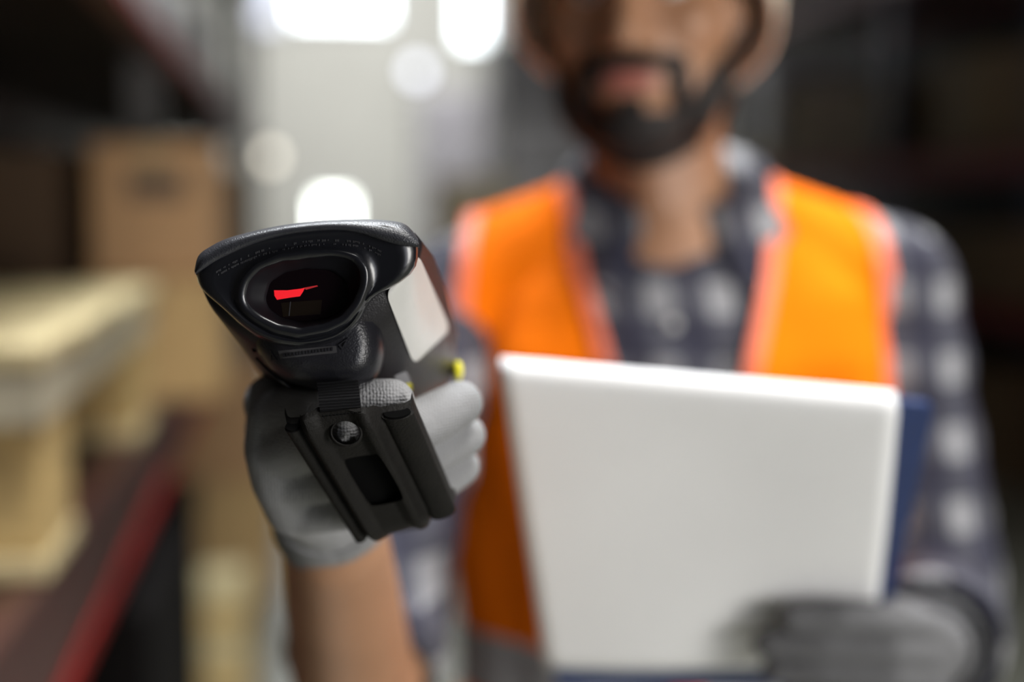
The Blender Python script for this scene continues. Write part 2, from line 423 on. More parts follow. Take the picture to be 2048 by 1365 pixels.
# bulkhead lamp, plus two glowing discs in place of bright reflections
def lamp(label, c, r, m, dirv):
    c = Vector(c); d = Vector(dirv).normalized(); u, v = perp(d)
    root = empty('lamp_or_glint', c, label, 'lamp')
    def disc(a, b, r0, r1, n=24): return loft([[c+d*t+(u*math.cos(q)+v*math.sin(q))*rr for q in [2*math.pi*i/n for i in range(n)]] for t, rr in ((a, r0), (b, r0), ((a+b)/2+.5*(b-a)+.01, r1))])
    obj('housing', *disc(0, .03, r*1.15, r), 'rack_dark', root, angle=40)
    obj('glowing_disc', *disc(.031, .05, r*.95, r*.7), m, root, angle=40)
lamp('round lamp glowing on the far wall left of the bright window', (-0.31, YE-.001, 1.97), .085, 'lamp_glow', (0, -1, 0))
lamp('round glowing disc standing in for a bright reflection under the wide window', (1.32, YE-.001, 2.92), .10, 'glint_cool', (0, -1, 0))
lamp('round glowing disc standing in for a bright reflection beside the narrow window', (2.15, YE-.001, 2.85), .10, 'glint_cool', (0, -1, 0))

# stack of planks on the floor under the left rack
for k in range(6):
    pl = obj('timber_plank', *bbox(-1.15+.01*(k % 3), -0.150-.006*(k % 2), 3.84+.004*(k % 2), 4.02, k*.08+.001, k*.08+.074, .003), ['wood_ochre', 'wood'][k % 2], smooth=False)
    tag(pl, ['bottom plank of the timber stack below the maroon beam', 'second plank from the floor in the timber stack below the maroon beam', 'third plank from the floor in the timber stack below the maroon beam', 'third plank from the top of the timber stack below the maroon beam', 'second plank from the top of the timber stack below the maroon beam', 'top plank of the timber stack below the maroon beam'][k], 'plank', 'planks stacked under the left rack')

# big timber pallet at the left edge
pr = empty('wooden_pallet', (-0.65, 1.8, 1.10), 'pale wooden pallet on tall blocks at the left edge, on the rack beam', 'pallet')
y0 = 1.50
for k, wd in enumerate([.22, .15, .22, .15, .22, .15]):
    obj('deck_plank', *bbox(-1.25, -0.262+.006*(k % 2), y0, y0+wd-.008, 1.327, 1.352, .003), 'wood', pr, smooth=False); y0 += wd
for x0 in (-1.24, -0.82, -0.385):
    obj('stringer', *bbox(x0, x0+.12, 1.505, 2.59, 1.266, 1.326, .003), 'wood_grey', pr, smooth=False)
    for a, b in ((1.53, 1.70), (2.40, 2.57)):
        obj('block', *bbox(x0+.003, x0+.117, a, b, 1.126, 1.265, .004), 'wood_ochre', pr, smooth=False)
for a, b in ((1.52, 1.72), (2.38, 2.58)):
    obj('bottom_board', *bbox(-1.24, -.266, a, b, 1.1015, 1.125, .003), 'wood', pr, smooth=False)

# ------------------------------------------------------------------ the person
BX = Vector((math.cos(YAW), -math.sin(YAW), 0)); BY = Vector((math.sin(YAW), math.cos(YAW), 0)); BZ = Vector((0, 0, 1))
BO = P(1345, 682, 1.25); BO.z = 0
def B(x, y, z): return BO + BX*x + BY*y + BZ*z
def bl(Vn): # to body-local coordinates
    d = Vn-np.array(BO); return d @ np.array(BX), d @ np.array(BY), d[:, 2]
person = empty('person', BO, 'man in an orange vest and plaid shirt holding out a scanner', 'person')

# head frame
hyaw = math.radians(14); hroll = math.radians(-3)
hf = (-BY*math.cos(hyaw) - BX*math.sin(hyaw)).normalized(); hx0 = BX*math.cos(hyaw) - BY*math.sin(hyaw)
hz = (BZ*math.cos(hroll) + hx0*math.sin(hroll)).normalized(); hx = (hx0*math.cos(hroll) - BZ*math.sin(hroll)).normalized()
HC = P(1252, 6, 1.09) - hf*0.085
def H(x, y, z): return HC + (hx*x + hz*y + hf*z)*0.01
def hl(Vn):
    d = (Vn-np.array(HC))*100; return d @ np.array(hx), d @ np.array(hz), d @ np.array(hf)
def he(x, y, z, a, b, c): return ellipsoid(H(x, y, z), [hx*a*.01, hf*c*.01, hz*b*.01])

SR = P(862, 640, 1.21); ER = P(712, 1400, .950); WR = P(672, 1080, .675)
SL = B(.180, .0, 1.42); EL = P(1872, 1235, 1.22); WL = P(1868, 1290, .985)
# hand skeletons: chains of (point, radius)
handR = {
 'index': [(P(560, 838, .575), .0130), (P(640, 834, .556), .0108), (P(725, 812, .546), .0104), (P(782, 805, .543), .0094)],
 'middle': [(P(556, 896, .580), .0135), (P(640, 876, .553), .0115), (P(695, 867, .5485), .0110), (P(770, 866, .556), .0108), (P(830, 855, .570), .0108), (P(920, 808, .588), .0098)],
 'ring': [(P(566, 956, .590), .0130), (P(690, 946, .577), .0110), (P(830, 918, .585), .0104), (P(928, 872, .602), .0094)],
 'pinky': [(P(590, 1015, .606), .0125), (P(720, 1010, .593), .0100), (P(850, 978, .602), .0095), (P(922, 934, .614), .0086)],
 'thumb': [(P(640, 1030, .668), .0200), (P(610, 900, .655), .0170), (P(720, 830, .680), .0120), (P(830, 800, .672), .0105)],
}
palmR = []
wr_in = P(652, 1015, .646)
for k in ('index', 'middle', 'ring', 'pinky'): palmR.append([(wr_in, .021), handR[k][0]])
palmR += [[(P(692, 867, .5485), .0055), (P(692, 865, .5358), .0043)], [(handR['index'][0][0], .0135), (handR['middle'][0][0], .0140)], [(handR['middle'][0][0], .0140), (handR['ring'][0][0], .0135)], [(handR['ring'][0][0], .0135), (handR['pinky'][0][0], .0130)],
          [(P(560, 860, .600), .0150), (P(610, 980, .625), .0170)], [(P(548, 808, .598), .0130), (P(610, 900, .635), .0160)]]
handL = {
 'index': [(P(1846, 1254, .892), .0120), (P(1782, 1240, .850), .0103), (P(1675, 1234, .842), .0100), (P(1585, 1236, .842), .0090)],
 'middle': [(P(1846, 1302, .896), .0125), (P(1780, 1295, .856), .0105), (P(1645, 1288, .853), .0100), (P(1535, 1288, .856), .0090)],
 'ring': [(P(1846, 1350, .905), .0120), (P(1780, 1349, .865), .0103), (P(1645, 1342, .863), .0098), (P(1550, 1340, .867), .0088)],
 'pinky': [(P(1846, 1398, .912), .0110), (P(1778, 1400, .875), .0093), (P(1665, 1394, .876), .0088), (P(1590, 1392, .881), .0080)],
 'thumb': [(P(1868, 1300, .960), .0160), (P(1856, 1255, .940), .0125), (P(1810, 1228, .922), .0108), (P(1745, 1212, .906), .0095)],
}
palmL = [[(P(1860, 1300, .955), .023), handL[k][0]] for k in ('index', 'middle', 'ring', 'pinky')]
palmL += [[(handL['index'][0][0], .012), (handL['middle'][0][0], .0125)], [(handL['middle'][0][0], .0125), (handL['ring'][0][0], .0122)], [(handL['ring'][0][0], .012), (handL['pinky'][0][0], .0115)]]

def ring_ell(x, y, z, rx, ry, n=28, p=2.4):
    out = []
    for i in range(n):
        t = 2*math.pi*i/n; c, s = math.cos(t), math.sin(t)
        out.append(B(x+rx*math.copysign(abs(c)**(2/p), c), y+ry*math.copysign(abs(s)**(2/p), s), z))
    return out
TOR = [(.93, .165, .115, .0), (1.02, .166, .114, .0), (1.10, .170, .114, .0), (1.20, .178, .117, .0), (1.30, .185, .120, .0), (1.37, .186, .116, .0), (1.42, .178, .100, .01), (1.455, .140, .080, .015), (1.485, .085, .062, .02)]
def torso(gx, extra=0.0):
    return [loft([ring_ell(0, y, z, rx+gx, ry+gx) for z, rx, ry, y in TOR]),
            capsule(B(-.06, .02, 1.458), .052+gx, B(-.172, -.01, 1.414), .055+gx), capsule(B(.06, .02, 1.458), .052+gx, B(.172, .0, 1.414), .055+gx)]
def scaled(ch, s): return [[(p, r*s) for p, r in c] for c in ch]

body_parts = []
# head
body_parts += [he(0, 3.2, -1.5, 7.6, 8.6, 9.4), he(0, -2.5, 1.6, 6.9, 8.4, 6.9), he(0, -8.9, 4.6, 3.3, 2.3, 3.3),
  he(-4.3, -6.2, 1.2, 2.6, 4.0, 4.6), he(4.3, -6.2, 1.2, 2.6, 4.0, 4.6), he(-3.9, -1.6, 5.0, 2.8, 2.6, 2.8), he(3.9, -1.6, 5.0, 2.8, 2.6, 2.8),
  he(0, 3.4, 6.6, 5.4, 1.6, 1.8), he(0, -5.9, 6.6, 3.4, 2.4, 2.0), he(0, -5.35, 7.9, 2.6, .55, .9), he(0, -6.45, 7.8, 2.2, .65, .9),
  capsule(H(0, 2.2, 7.6), .009, H(0, -2.5, 9.9), .0125), he(-1.3, -3.0, 8.6, .95, .8, 1.1), he(1.3, -3.0, 8.6, .95, .8, 1.1),
  he(7.3, -.4, -.6, .9, 3.2, 2.0), he(-7.3, -.4, -.6, .9, 3.2, 2.0)]
body_parts += [capsule(B(-.005, .015, 1.44), .060, H(0, -6.0, -3.0), .058), ellipsoid(B(-.012, -.040, 1.448), [BX*.062, BY*.036, BZ*.055]), capsule(B(-.012, -.030, 1.46), .030, H(0, -9.5, -.5), .028)]
body_parts += torso(-.008) + [capsule(B(-.165, 0, 1.41), .045, SR, .045)]
body_parts += chain([(SR, .050), (ER, .043)]) + chain([(ER, .040), (ER.lerp(WR, .3), .038), (ER.lerp(WR, .65), .032), (WR, .0255), (wr_in, .019)])
body_parts += chain([(SL, .055), (EL, .045)]) + chain([(EL, .044), (EL.lerp(WL, .4), .042), (EL.lerp(WL, .82), .037), (WL, .029), (P(1862, 1298, .95), .021)])
for hnd, plm in ((handR, palmR), (handL, palmL)):
    for c in scaled(list(hnd.values())+plm, .62): body_parts += chain(c)
# legs
for s in (-1, 1):
    body_parts += chain([(B(s*.09, 0, .93), .085), (B(s*.095, .0, .50), .058), (B(s*.10, .02, .10), .040)]) + chain([(B(s*.10, .02, .075), .04), (B(s*.11, -.13, .045), .034)])
V, N, T, Fc = fuse(body_parts, .0042, 5)
body = obj('body', V, Fc, ['skin', 'lip'], person)
x, y, z = hl(V)
lipm = ((x/2.5)**2 + ((y+5.9)/1.0)**2 < 1) & (z > 5)
for p in body.data.polygons:
    if all(lipm[i] for i in p.vertices): p.material_index = 1
body_V, body_N, body_T = V, N, T
# eyes
for s in (-1, 1):
    e = obj('eye', *he(s*3.1, 1.2, 6.35, 1.2, .8, 1.2), 'eye_white', person); obj('iris', *he(s*3.1, 1.2, 7.42, .5, .5, .2), 'iris', e)
    obj('eyebrow', *he(s*3.2, 3.3, 7.9, 2.0, .38, .5), 'hair', person)

# beard: thick hair on the jaw, chin and upper lip
ax = np.abs(x)
hd = (y > -13.5) & (z > -3.2) & (ax < 9)
jaw = np.minimum(-(y+8.3) + np.clip((ax-4.0)*1.75, 0, 7.2), (z+2.6))
jaw = np.where(y < -8.6, np.minimum(jaw, (z+1.6) + (y+11.5)*0.6 + 1.2), jaw)
must = np.minimum(.70-np.abs(y+4.25+.10*ax), np.minimum(3.9-ax, z-5.0))
sidem = np.minimum(.65-np.abs(ax-3.5), np.minimum(-(y+4.2), z-4.0))
soul = np.minimum(.9-ax, np.minimum(-(y+7.1), z-4.0))
g = np.maximum(np.maximum(jaw, must), np.maximum(sidem, soul))
g = np.where(hd, g, -1.0)
g = np.minimum(g, y+12.5-.12*ax**2)
bV, bN, bF = cut(body_V, body_N, body_T, g)
hxx, hyy, hzz = hl(bV)
thick = .003+.003*np.clip((-hyy-7.5)/3, 0, 1)
rng = np.random.default_rng(3); nz = rng.uniform(-.0012, .0012, len(bV))
n = len(bV); sV, sF = shell(bV, bN, bF, -.002, .004); sV[:n] += bN*(thick+nz)[:, None]
obj('beard', sV, sF, 'hair', person)
# hair at the back and sides, under the hat
g = np.where((y > -13) & (ax < 8.5), np.minimum(y+2.0-.25*z*0, -z-2.5), -1.0); g = np.maximum(g, np.where(ax < 9, np.minimum(y-5.2, 20.0), -1))
g = np.where(z < 12, g, -1); g = np.where((V[:, 2] > 1.5) & (np.linalg.norm(V-np.array(HC), axis=1) < .16), g, -1)
hV, hN, hF = cut(body_V, body_N, body_T, g); sV, sF = shell(hV, hN, hF, -.001, .007); obj('hair', sV, sF, 'hair', person)

# hard hat
hatV, hatF = ellipsoid(H(0, 2.0, -1.0), [hx*.105, hf*.132, hz*.132], 48, 36)
hatT = np.array([t for f in hatF for t in ([(f[0], f[k], f[k+1]) for k in range(1, len(f)-1)])]); hatV = np.array([tuple(p) for p in hatV])
hatN = hatV-np.array(H(0, 2.0, -1.0)); hatN /= np.linalg.norm(hatN, axis=1)[:, None]
x2, y2, z2 = hl(hatV)
cV, cN, cF = cut(hatV, hatN, hatT, y2-.5*z2+.2)
hat = obj('hard_hat', *shell(cV, cN, cF, 0, .003), 'hat_cream', person)
g1 = y2-.5*z2
bV2, bN2, bF2 = cut(hatV, hatN, hatT, np.minimum(g1+.6, 1.4-g1)); obj('rim', *shell(bV2, bN2, bF2, .002, .006), 'hat_cream', hat)
pk = [[H(11.5*math.sin(t)*s_, 6.0-(.4 if s_ > 1 else 0)+.0*t, -1+13.4*math.cos(t)*(1+.28*(s_-1)/.12*.5)) for t in [math.pi*(-.32+.64*i/16) for i in range(17)]] for s_ in (.98, 1.05, 1.12)]
pv, pf = loft(pk, False, False, False); pv = np.array(pv); pn = np.tile(np.array(hz), (len(pv), 1)); obj('peak', *shell(pv, pn, pf, 0, .004), 'hat_cream', hat)

# shirt: torso and sleeves, neckline open in a V
cuffR = ER.lerp(SR, .13); cuffL = EL.lerp(WL, .80)
shirt_parts = torso(.004) + chain([(B(-.165, 0, 1.42), .055), (SR, .056), (SR.lerp(ER, .5), .052), (cuffR, .051)])
shirt_parts += chain([(SL, .066), (SL.lerp(EL, .5), .060), (EL, .058)]) + chain([(EL, .056), (cuffL, .046)])
sV0, sN0, sT0, _ = fuse(shirt_parts, .005, 8)
# soft folds
fold = .0022*np.sin(sV0[:, 2]*95+sV0[:, 0]*40)*np.sin(sV0[:, 0]*55+sV0[:, 2]*20)
lx, ly, lz = bl(sV0)
sV0 = sV0 + sN0*fold[:, None]
vneck = np.where(ly < .03, np.maximum(np.abs(lx+.012)-.060*np.clip((lz-1.425)/.07, -5, 1.5), 0)-0.0, 1.0)
vneck = np.where((ly < .03), np.abs(lx+.012)-.068*(lz-1.460)/.05, 1.0)
g = np.minimum(vneck, np.minimum(1.515-lz, lz-.90))
dR = (sV0-np.array(cuffR)) @ np.array((ER-SR).normalized()); dL = (sV0-np.array(cuffL)) @ np.array((WL-EL).normalized())
nearR = np.linalg.norm(sV0-np.array(cuffR), axis=1) < .10; nearL = np.linalg.norm(sV0-np.array(cuffL), axis=1) < .09
g = np.where(nearR, np.minimum(g, .022-dR), g); g = np.where(nearL, np.minimum(g, .03-dL), g)
kV, kN, kF = cut(sV0, sN0, sT0, g)
shirt = obj('shirt', *shell(kV, kN, kF, 0, .002), 'plaid', person)
# rolled cuffs
def torus_tube(c, axis, r, h, t, n=32):
    u, v = perp(axis); a = axis.normalized()
    prof = [(-h, r), (-h*.8, r+t), (0, r+t*1.3), (h*.8, r+t), (h, r), (h*.8, r-t*.3), (-h*.8, r-t*.3)]
    rings = [[c+a*q+(u*math.cos(k)+v*math.sin(k))*rr for k in [2*math.pi*i/n for i in range(n)]] for q, rr in prof]
    return loft(rings+[rings[0]], False, False)
obj('rolled_cuff', *torus_tube(cuffR+(ER-SR).normalized()*.008, ER-SR, .050, .018, .005), 'plaid', shirt)
obj('cuff', *torus_tube(cuffL+(WL-EL).normalized()*.02, WL-EL, .045, .018, .004), 'plaid', shirt)
bv = BVHTree.FromPolygons([Vector(q) for q in sV0], [tuple(int(i) for i in t) for t in sT0])
def on(tree, p, d, off):
    h = tree.ray_cast(p-d*1.0, d); return (h[0]-d*off) if h[0] is not None else None
# collar: two leaves standing round the neck
for s in (-1, 1):
    rows = []
    for k in range(13):
        t = k/12
        a = math.radians(90+8-s*0) if False else None
        ang = math.pi/2 - t*math.pi*.93  # from nape to front
        cx, cy = .076*math.cos(ang)*s-.004, .012+.070*math.sin(ang)
        zt = 1.556-.066*t**1.5; drop = .030+.042*t**2; out = .012+.022*t
        cx = cx + s*.006*t
        n2 = Vector((math.cos(ang)*s, math.sin(ang)))
        inn = B(cx-.012*s*(1-t)*0, cy, zt-.02-.03*t); top = B(cx+n2.x*.003, cy+n2.y*.003, zt); low = B(cx+n2.x*out+s*.020*t, cy+n2.y*out-.008*t, zt-drop)
        def out_(p, o):
            q2 = on(bv, p, BY, o); return q2 if q2 is not None and (q2-p).dot(BY) < 0 and (p-q2).length < .12 and t > .35 else p
        rows.append([inn, out_(top, .004), out_(top+(low-top)*.5+Vector((0, 0, .002)), .009), out_(low, .007)])
    v, f = loft(rows, False, False, False); v = np.array(v)
    nn = np.tile(np.array(-BY)*.0+np.array(BZ), (len(v), 1)); obj('collar', *shell(v, nn, f, 0, .0025), 'plaid', shirt)
# buttons
for z in (1.06, 1.15, 1.24, 1.33, 1.40):
    q = on(bv, B(-.012, 0, z), BY, .003)
    if q: obj('button', *ellipsoid(q, [BX*.005, BZ*.005, BY*.002], 12, 6), 'label_white', shirt)

# vest
vV, vN, vT, _ = fuse(torso(.013)+[capsule(B(-.165, -.01, 1.42), .064, SR, .066)], .005, 8)
lx, ly, lz = bl(vV)
fold = .0042*np.sin(lx*68+lz*12+.8)*np.clip((1.46-lz)*8, 0, 1)+.0035*np.sin(lx*34-lz*24+.5)*np.clip((1.49-lz)*12, 0, 1)
vV = vV+vN*fold[:, None]
front = ly < .02
inner = np.where(lx > 0, np.interp(lz, [1.16, 1.25, 1.35, 1.382, 1.437, 1.51], [.002, .010, .036, .046, .063, .079]), np.interp(lz, [1.16, 1.25, 1.35, 1.382, 1.437, 1.51], [.002, .020, .056, .064, .079, .088]))
armh = np.interp(lz, [1.20, 1.25, 1.30, 1.40, 1.46, 1.50], [.30, .205, .196, .196, .190, .182])
armh = np.where(lx < 0, armh-.006, armh-.017)
gi = np.where(front, np.where(lz > 1.16, np.abs(lx)-inner, np.abs(lx)-.002), np.where(lz > 1.44, np.abs(lx)-.075, 1.0))
gv = np.minimum(np.minimum(gi, armh-np.abs(lx)), np.minimum(lz-.94, 1.6-lz))
cV, cN, cF = cut(vV, vN, vT, gv)
vest = obj('safety_vest', *shell(cV, cN, cF, 0, .0025), 'vest_orange', person)
edge = np.minimum(gv, .0120-np.minimum(gi, armh-np.abs(lx)))
eV, eN, eF = cut(vV, vN, vT, edge); obj('edging', *shell(eV, eN, eF, .0024, .0025), 'vest_edging', vest)
for z0, z1 in ((1.085, 1.135), (.985, 1.035)):
    gs = np.minimum(gv, np.minimum(lz-z0, z1-lz)); eV, eN, eF = cut(vV, vN, vT, gs); obj('reflective_band', *shell(eV, eN, eF, .0024, .0015), 'reflective_grey', vest)

# trousers and boots
tp = [loft([ring_ell(0, 0, z, rx, ry) for z, rx, ry in ((.80, .165, .115), (.88, .172, .122), (.95, .172, .124))])]
for s in (-1, 1): tp += chain([(B(s*.09, 0, .86), .096), (B(s*.095, 0, .50), .078), (B(s*.10, .02, .14), .068)])
V2, N2, T2, F2 = fuse(tp, .008, 6); obj('trousers', V2, F2, 'trouser', person)
for s in (-1, 1):
    V2, N2, T2, F2 = fuse(chain([(B(s*.10, .02, .16), .056), (B(s*.10, .03, .06), .056)])+chain([(B(s*.10, .03, .055), .05), (B(s*.115, -.15, .05), .046)])+[merge([box(0, 0, 0, 0, 0, 0)])][:0], .006, 4)
    V2[:, 2] = np.maximum(V2[:, 2], .001); obj('boot', V2, F2, 'boot', person)

# gloves
def glove(hand, palm, extra, voxel, m):
    parts = []
    for c in list(hand.values())+palm+extra: parts += chain(c)
    V, N, T, Fc = fuse(parts, voxel, 6)
    return obj('glove', V, Fc, m, person)
gR = glove(handR, palmR, [[(wr_in, .0225), (P(657, 1026, .656), .0240)]], .0013, 'glove_knit')
gR['label'] = 'grey knitted glove on the hand gripping the scanner'
def cuff_tube(c, axis, r, h, rings_n, parent, m, t=.0012):
    u, v = perp(axis); a = axis.normalized(); rr = []
    for k in range(rings_n*2+1):
        q = -h+2*h*k/(rings_n*2); rad = r+(t if k % 2 else 0)+.0035*(k/(rings_n*2)-.5)**2
        rr.append([c+a*q+(u*math.cos(w_)+v*math.sin(w_))*rad for w_ in [2*math.pi*i/40 for i in range(40)]])
    inn = [[c+a*q+(u*math.cos(w_)+v*math.sin(w_))*(r-.003) for w_ in [2*math.pi*i/40 for i in range(40)]] for q in (h, -h)]
    v_, f_ = loft(rr+inn+[rr[0]], False, False)
    return obj('cuff', v_, f_, m, parent)
cuff_tube(P(657, 1024, .659), ER-WR, .0252, .013, 10, gR, 'glove_knit')
gL = glove(handL, palmL, [[(P(1860, 1300, .955), .024), (WL, .030)]], .0016, 'glove_shade')
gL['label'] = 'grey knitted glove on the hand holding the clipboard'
cuff_tube(WL, EL-WL, .032, .022, 10, gL, 'glove_shade')

# ------------------------------------------------------------------ clipboard and paper
def quad(tl, tr, br, bl_, u, v):
    u, v = float(u), float(v)
    return (tl*(1-u)+tr*u)*(1-v)+(bl_*(1-u)+br*u)*v
pTL, pTR, pBR, pBL = P(1002, 762, .742), P(1796, 830, .752), P(1742, 1342, .905), P(1090, 1336, .895)
e1 = (pTR-pTL).normalized(); nrm = (pBL-pTL).cross(e1).normalized()
if nrm.dot(F_) > 0: nrm = -nrm
def sheet(dn, curl, u0=0, u1=1, v1=1.0, wav=.0015):
    rows = []
    r = curl
    for k in range(7): # the rolled top
        a = math.pi*(1-k/6.0)
        c = [quad(pTL, pTR, pBR, pBL, u, 0)+nrm*(dn-r) for u in np.linspace(u0, u1, 25)]
        dn2 = (pTL-pBL).normalized()
        rows.append([p+nrm*r*math.cos(a)*-1*-1+dn2*r*math.sin(a)*.9 for p in c])
    for v in np.linspace(0, v1, 24)[1:]:
        rows.append([quad(pTL, pTR, pBR, pBL, u, v)+nrm*(dn+wav*math.sin(u*7+v*3)*math.sin(v*5)) for u in np.linspace(u0, u1, 25)])
    return rows
sheets = empty('paper_sheets', pBL, 'stack of white paper sheets folded over at the top, on the blue clipboard', 'paper')
for k, (dn, curl) in enumerate(((.0, .008), (-.0018, .0065), (-.0034, .005))):
    rows = sheet(dn, curl, .004*k, 1-.003*k, 1.0-.004*k)
    v, f = loft(rows, False, False, False); v = np.array(v)
    me_n = np.tile(np.array(nrm), (len(v), 1)); obj('sheet', *shell(v, me_n, f, 0, .0008), 'paper', sheets)
cb = empty('clipboard', P(1400, 1420, .95), 'dark blue clipboard behind the white paper sheets', 'clipboard')
q = [pTL+nrm*-.024+e1*.012+(pBL-pTL)*.03, pTR+nrm*-.024+e1*.026+(pBL-pTL)*.05, pBR+nrm*-.009+e1*.005+(pBR-pTR)*.14, pBL+nrm*-.009+e1*.004+(pBL-pTL)*.14]
per = []
for cu, cv_, a0 in ((.03, .03, math.pi), (.97, .03, 1.5*math.pi), (.97, .97, 0), (.03, .97, .5*math.pi)):
    for k in range(6): a = a0+math.pi/2*k/5; per.append(quad(*q, cu+.03*math.cos(a), cv_+.03*math.sin(a)))
obj('board', *loft([per, [p-nrm*.004 for p in per]]), 'board_blue', cb, angle=30)
cm = quad(q[0], q[1], q[2], q[3], .5, .03)
obj('clip', *loft([[cm+e1*a+nrm*b+(pTL-pBL).normalized()*c for a, b in ((-.05, 0), (.05, 0), (.05, .008), (-.05, .008))] for c in (-.03, .004)]), 'reflective_grey', cb, smooth=False)

# ------------------------------------------------------------------ barcode scanner
scanner = empty('barcode_scanner', P(680, 1060, .60), 'black handheld barcode scanner with a glowing red line, held out in a gloved hand', 'scanner')

def polar(pts, c, n=96):
    """resample an outline by the angle round c"""
    out = []; m = len(pts)
    for k in range(n):
        a = 2*math.pi*k/n; dx, dy = math.cos(a), math.sin(a); best = None
        for i in range(m):
            x1, y1 = pts[i][0]-c[0], pts[i][1]-c[1]; x2, y2 = pts[(i+1) % m][0]-c[0], pts[(i+1) % m][1]-c[1]
            ex, ey = x2-x1, y2-y1; den = dx*ey-dy*ex
            if abs(den) < 1e-9: continue
            t = (x1*ey-y1*ex)/den; s_ = (x1*dy-y1*dx)/den
            if t > 0 and -1e-6 <= s_ <= 1+1e-6 and (best is None or t > best): best = t
        out.append((c[0]+dx*best, c[1]+dy*best))
    return out
def smooth_loop(p, it=2):
    for _ in range(it): p = [((p[i-1][0]+2*p[i][0]+p[(i+1) % len(p)][0])/4, (p[i-1][1]+2*p[i][1]+p[(i+1) % len(p)][1])/4) for i in range(len(p))]
    return p
def inset(p, c, px):
    o = []
    for x_, y_ in p:
        d = math.hypot(x_-c[0], y_-c[1]); o.append((c[0]+(x_-c[0])*(d-px)/d, c[1]+(y_-c[1])*(d-px)/d))
    return o
def catmull(ctrl, n=96):
    m = len(ctrl); out = []
    for k in range(n):
        t = k/n*m; i = int(t); f = t-i
        p = [ctrl[(i+j) % m] for j in (-1, 0, 1, 2)]
        out.append(tuple(.5*((2*p[1][a])+(-p[0][a]+p[2][a])*f+(2*p[0][a]-5*p[1][a]+4*p[2][a]-p[3][a])*f*f+(-p[0][a]+3*p[1][a]-3*p[2][a]+p[3][a])*f**3) for a in range(len(p[0]))))
    return out
def open_catmull(ctrl, n):
    c = [ctrl[0]]+list(ctrl)+[ctrl[-1]]; m = len(ctrl)-1; out = []
    for k in range(n):
        t = min(k/(n-1)*m, m-1e-6); i = int(t); f = t-i; p = c[i:i+4]
        out.append(tuple(.5*((2*p[1][a])+(-p[0][a]+p[2][a])*f+(2*p[0][a]-5*p[1][a]+4*p[2][a]-p[3][a])*f*f+(-p[0][a]+3*p[1][a]-3*p[2][a]+p[3][a])*f**3) for a in range(len(p[0]))))
    return out
def at(pts, d): return [P(x_, y_, d) for x_, y_ in pts]

CC = (605, 578)
A0 = [(391, 556), (392, 535), (400, 515), (420, 497), (455, 480), (510, 465), (570, 453), (640, 445), (710, 442), (770, 444), (806, 450), (824, 462), (834, 482), (838, 508), (834, 533), (822, 552), (800, 567), (775, 580), (750, 592), (735, 612), (722, 640), (705, 662), (678, 681), (640, 693), (600, 697), (555, 691), (515, 676), (480, 650), (450, 622), (425, 600), (402, 580)]
A = smooth_loop(polar(A0, CC), 1)
O_out = smooth_loop(polar([(468, 598), (476, 560), (503, 528), (553, 504), (615, 495), (680, 496), (722, 508), (742, 535), (742, 570), (726, 613), (698, 648), (658, 668), (600, 679), (545, 667), (505, 644), (478, 620)], CC), 2)
O_lens = smooth_loop(polar([(530, 600), (540, 565), (570, 545), (610, 537), (660, 540), (690, 560), (697, 590), (685, 620), (650, 638), (600, 645), (560, 635), (538, 618)], CC), 2)
mix = lambda p, q, t: [(a[0]*(1-t)+b[0]*t, a[1]*(1-t)+b[1]*t) for a, b in zip(p, q)]
def tilt(pts, d):  # the visor leans out a little at the top
    return [P(x_, y_, d+(y_-580)*.00003) for x_, y_ in pts]
rings = [tilt(inset(A, CC, 10), .538), tilt(inset(A, CC, 2), .533), tilt(A, .527), tilt(inset(A, CC, 3), .521), tilt(inset(A, CC, 10), .5175),
         tilt(mix(inset(A, CC, 10), O_out, .35), .5175), tilt(mix(inset(A, CC, 10), O_out, .75), .5185), tilt(inset(O_out, CC, -3), .5180), tilt(inset(O_out, CC, 5), .5160), tilt(inset(O_out, CC, 12), .5152), tilt(inset(O_out, CC, 22), .5172),
         tilt(mix(inset(O_out, CC, 26), O_lens, .2), .5205), tilt(mix(inset(O_out, CC, 26), O_lens, .85), .5225), tilt(O_lens, .5236), tilt(inset(O_lens, CC, 2), .530)]
obj('lens_recess', *loft(rings[10:], False, False), 'recess_black', scanner)
v, f = loft(rings[:11], False, False)
bez = obj('bezel', v, f, 'bezel_gloss', scanner)
lens = obj('lens', *loft([tilt(O_lens, .5243), tilt(mix(O_lens, [CC]*96, .5), .5243), tilt(mix(O_lens, [CC]*96, .98), .5243)], False, True), 'lens_glass', bez)
def flat(name, pts, d, m, parent, th=.0006):
    fr = tilt(pts, d); bk = tilt(pts, d+th); return obj(name, *loft([fr, bk]), m, parent, smooth=False)
flat('laser_line', [(548, 581), (575, 581), (600, 578), (610, 576), (606, 584), (600, 593), (578, 596), (554, 600), (549, 592)], .5241, 'laser_red', bez)
flat('laser_streak', [(607, 576), (634, 571), (636, 573), (612, 580)], .5241, 'laser_faint', bez)
flat('lens_reflection', [(562, 606), (644, 600), (641, 629), (566, 634)], .52415, 'reflection_brown', bez)  # reflection in the lens, painted as a flat brown shape
flat('reflection_line', [(580, 604), (582, 604), (579, 632), (577, 632)], .5240, 'print_grey', bez)

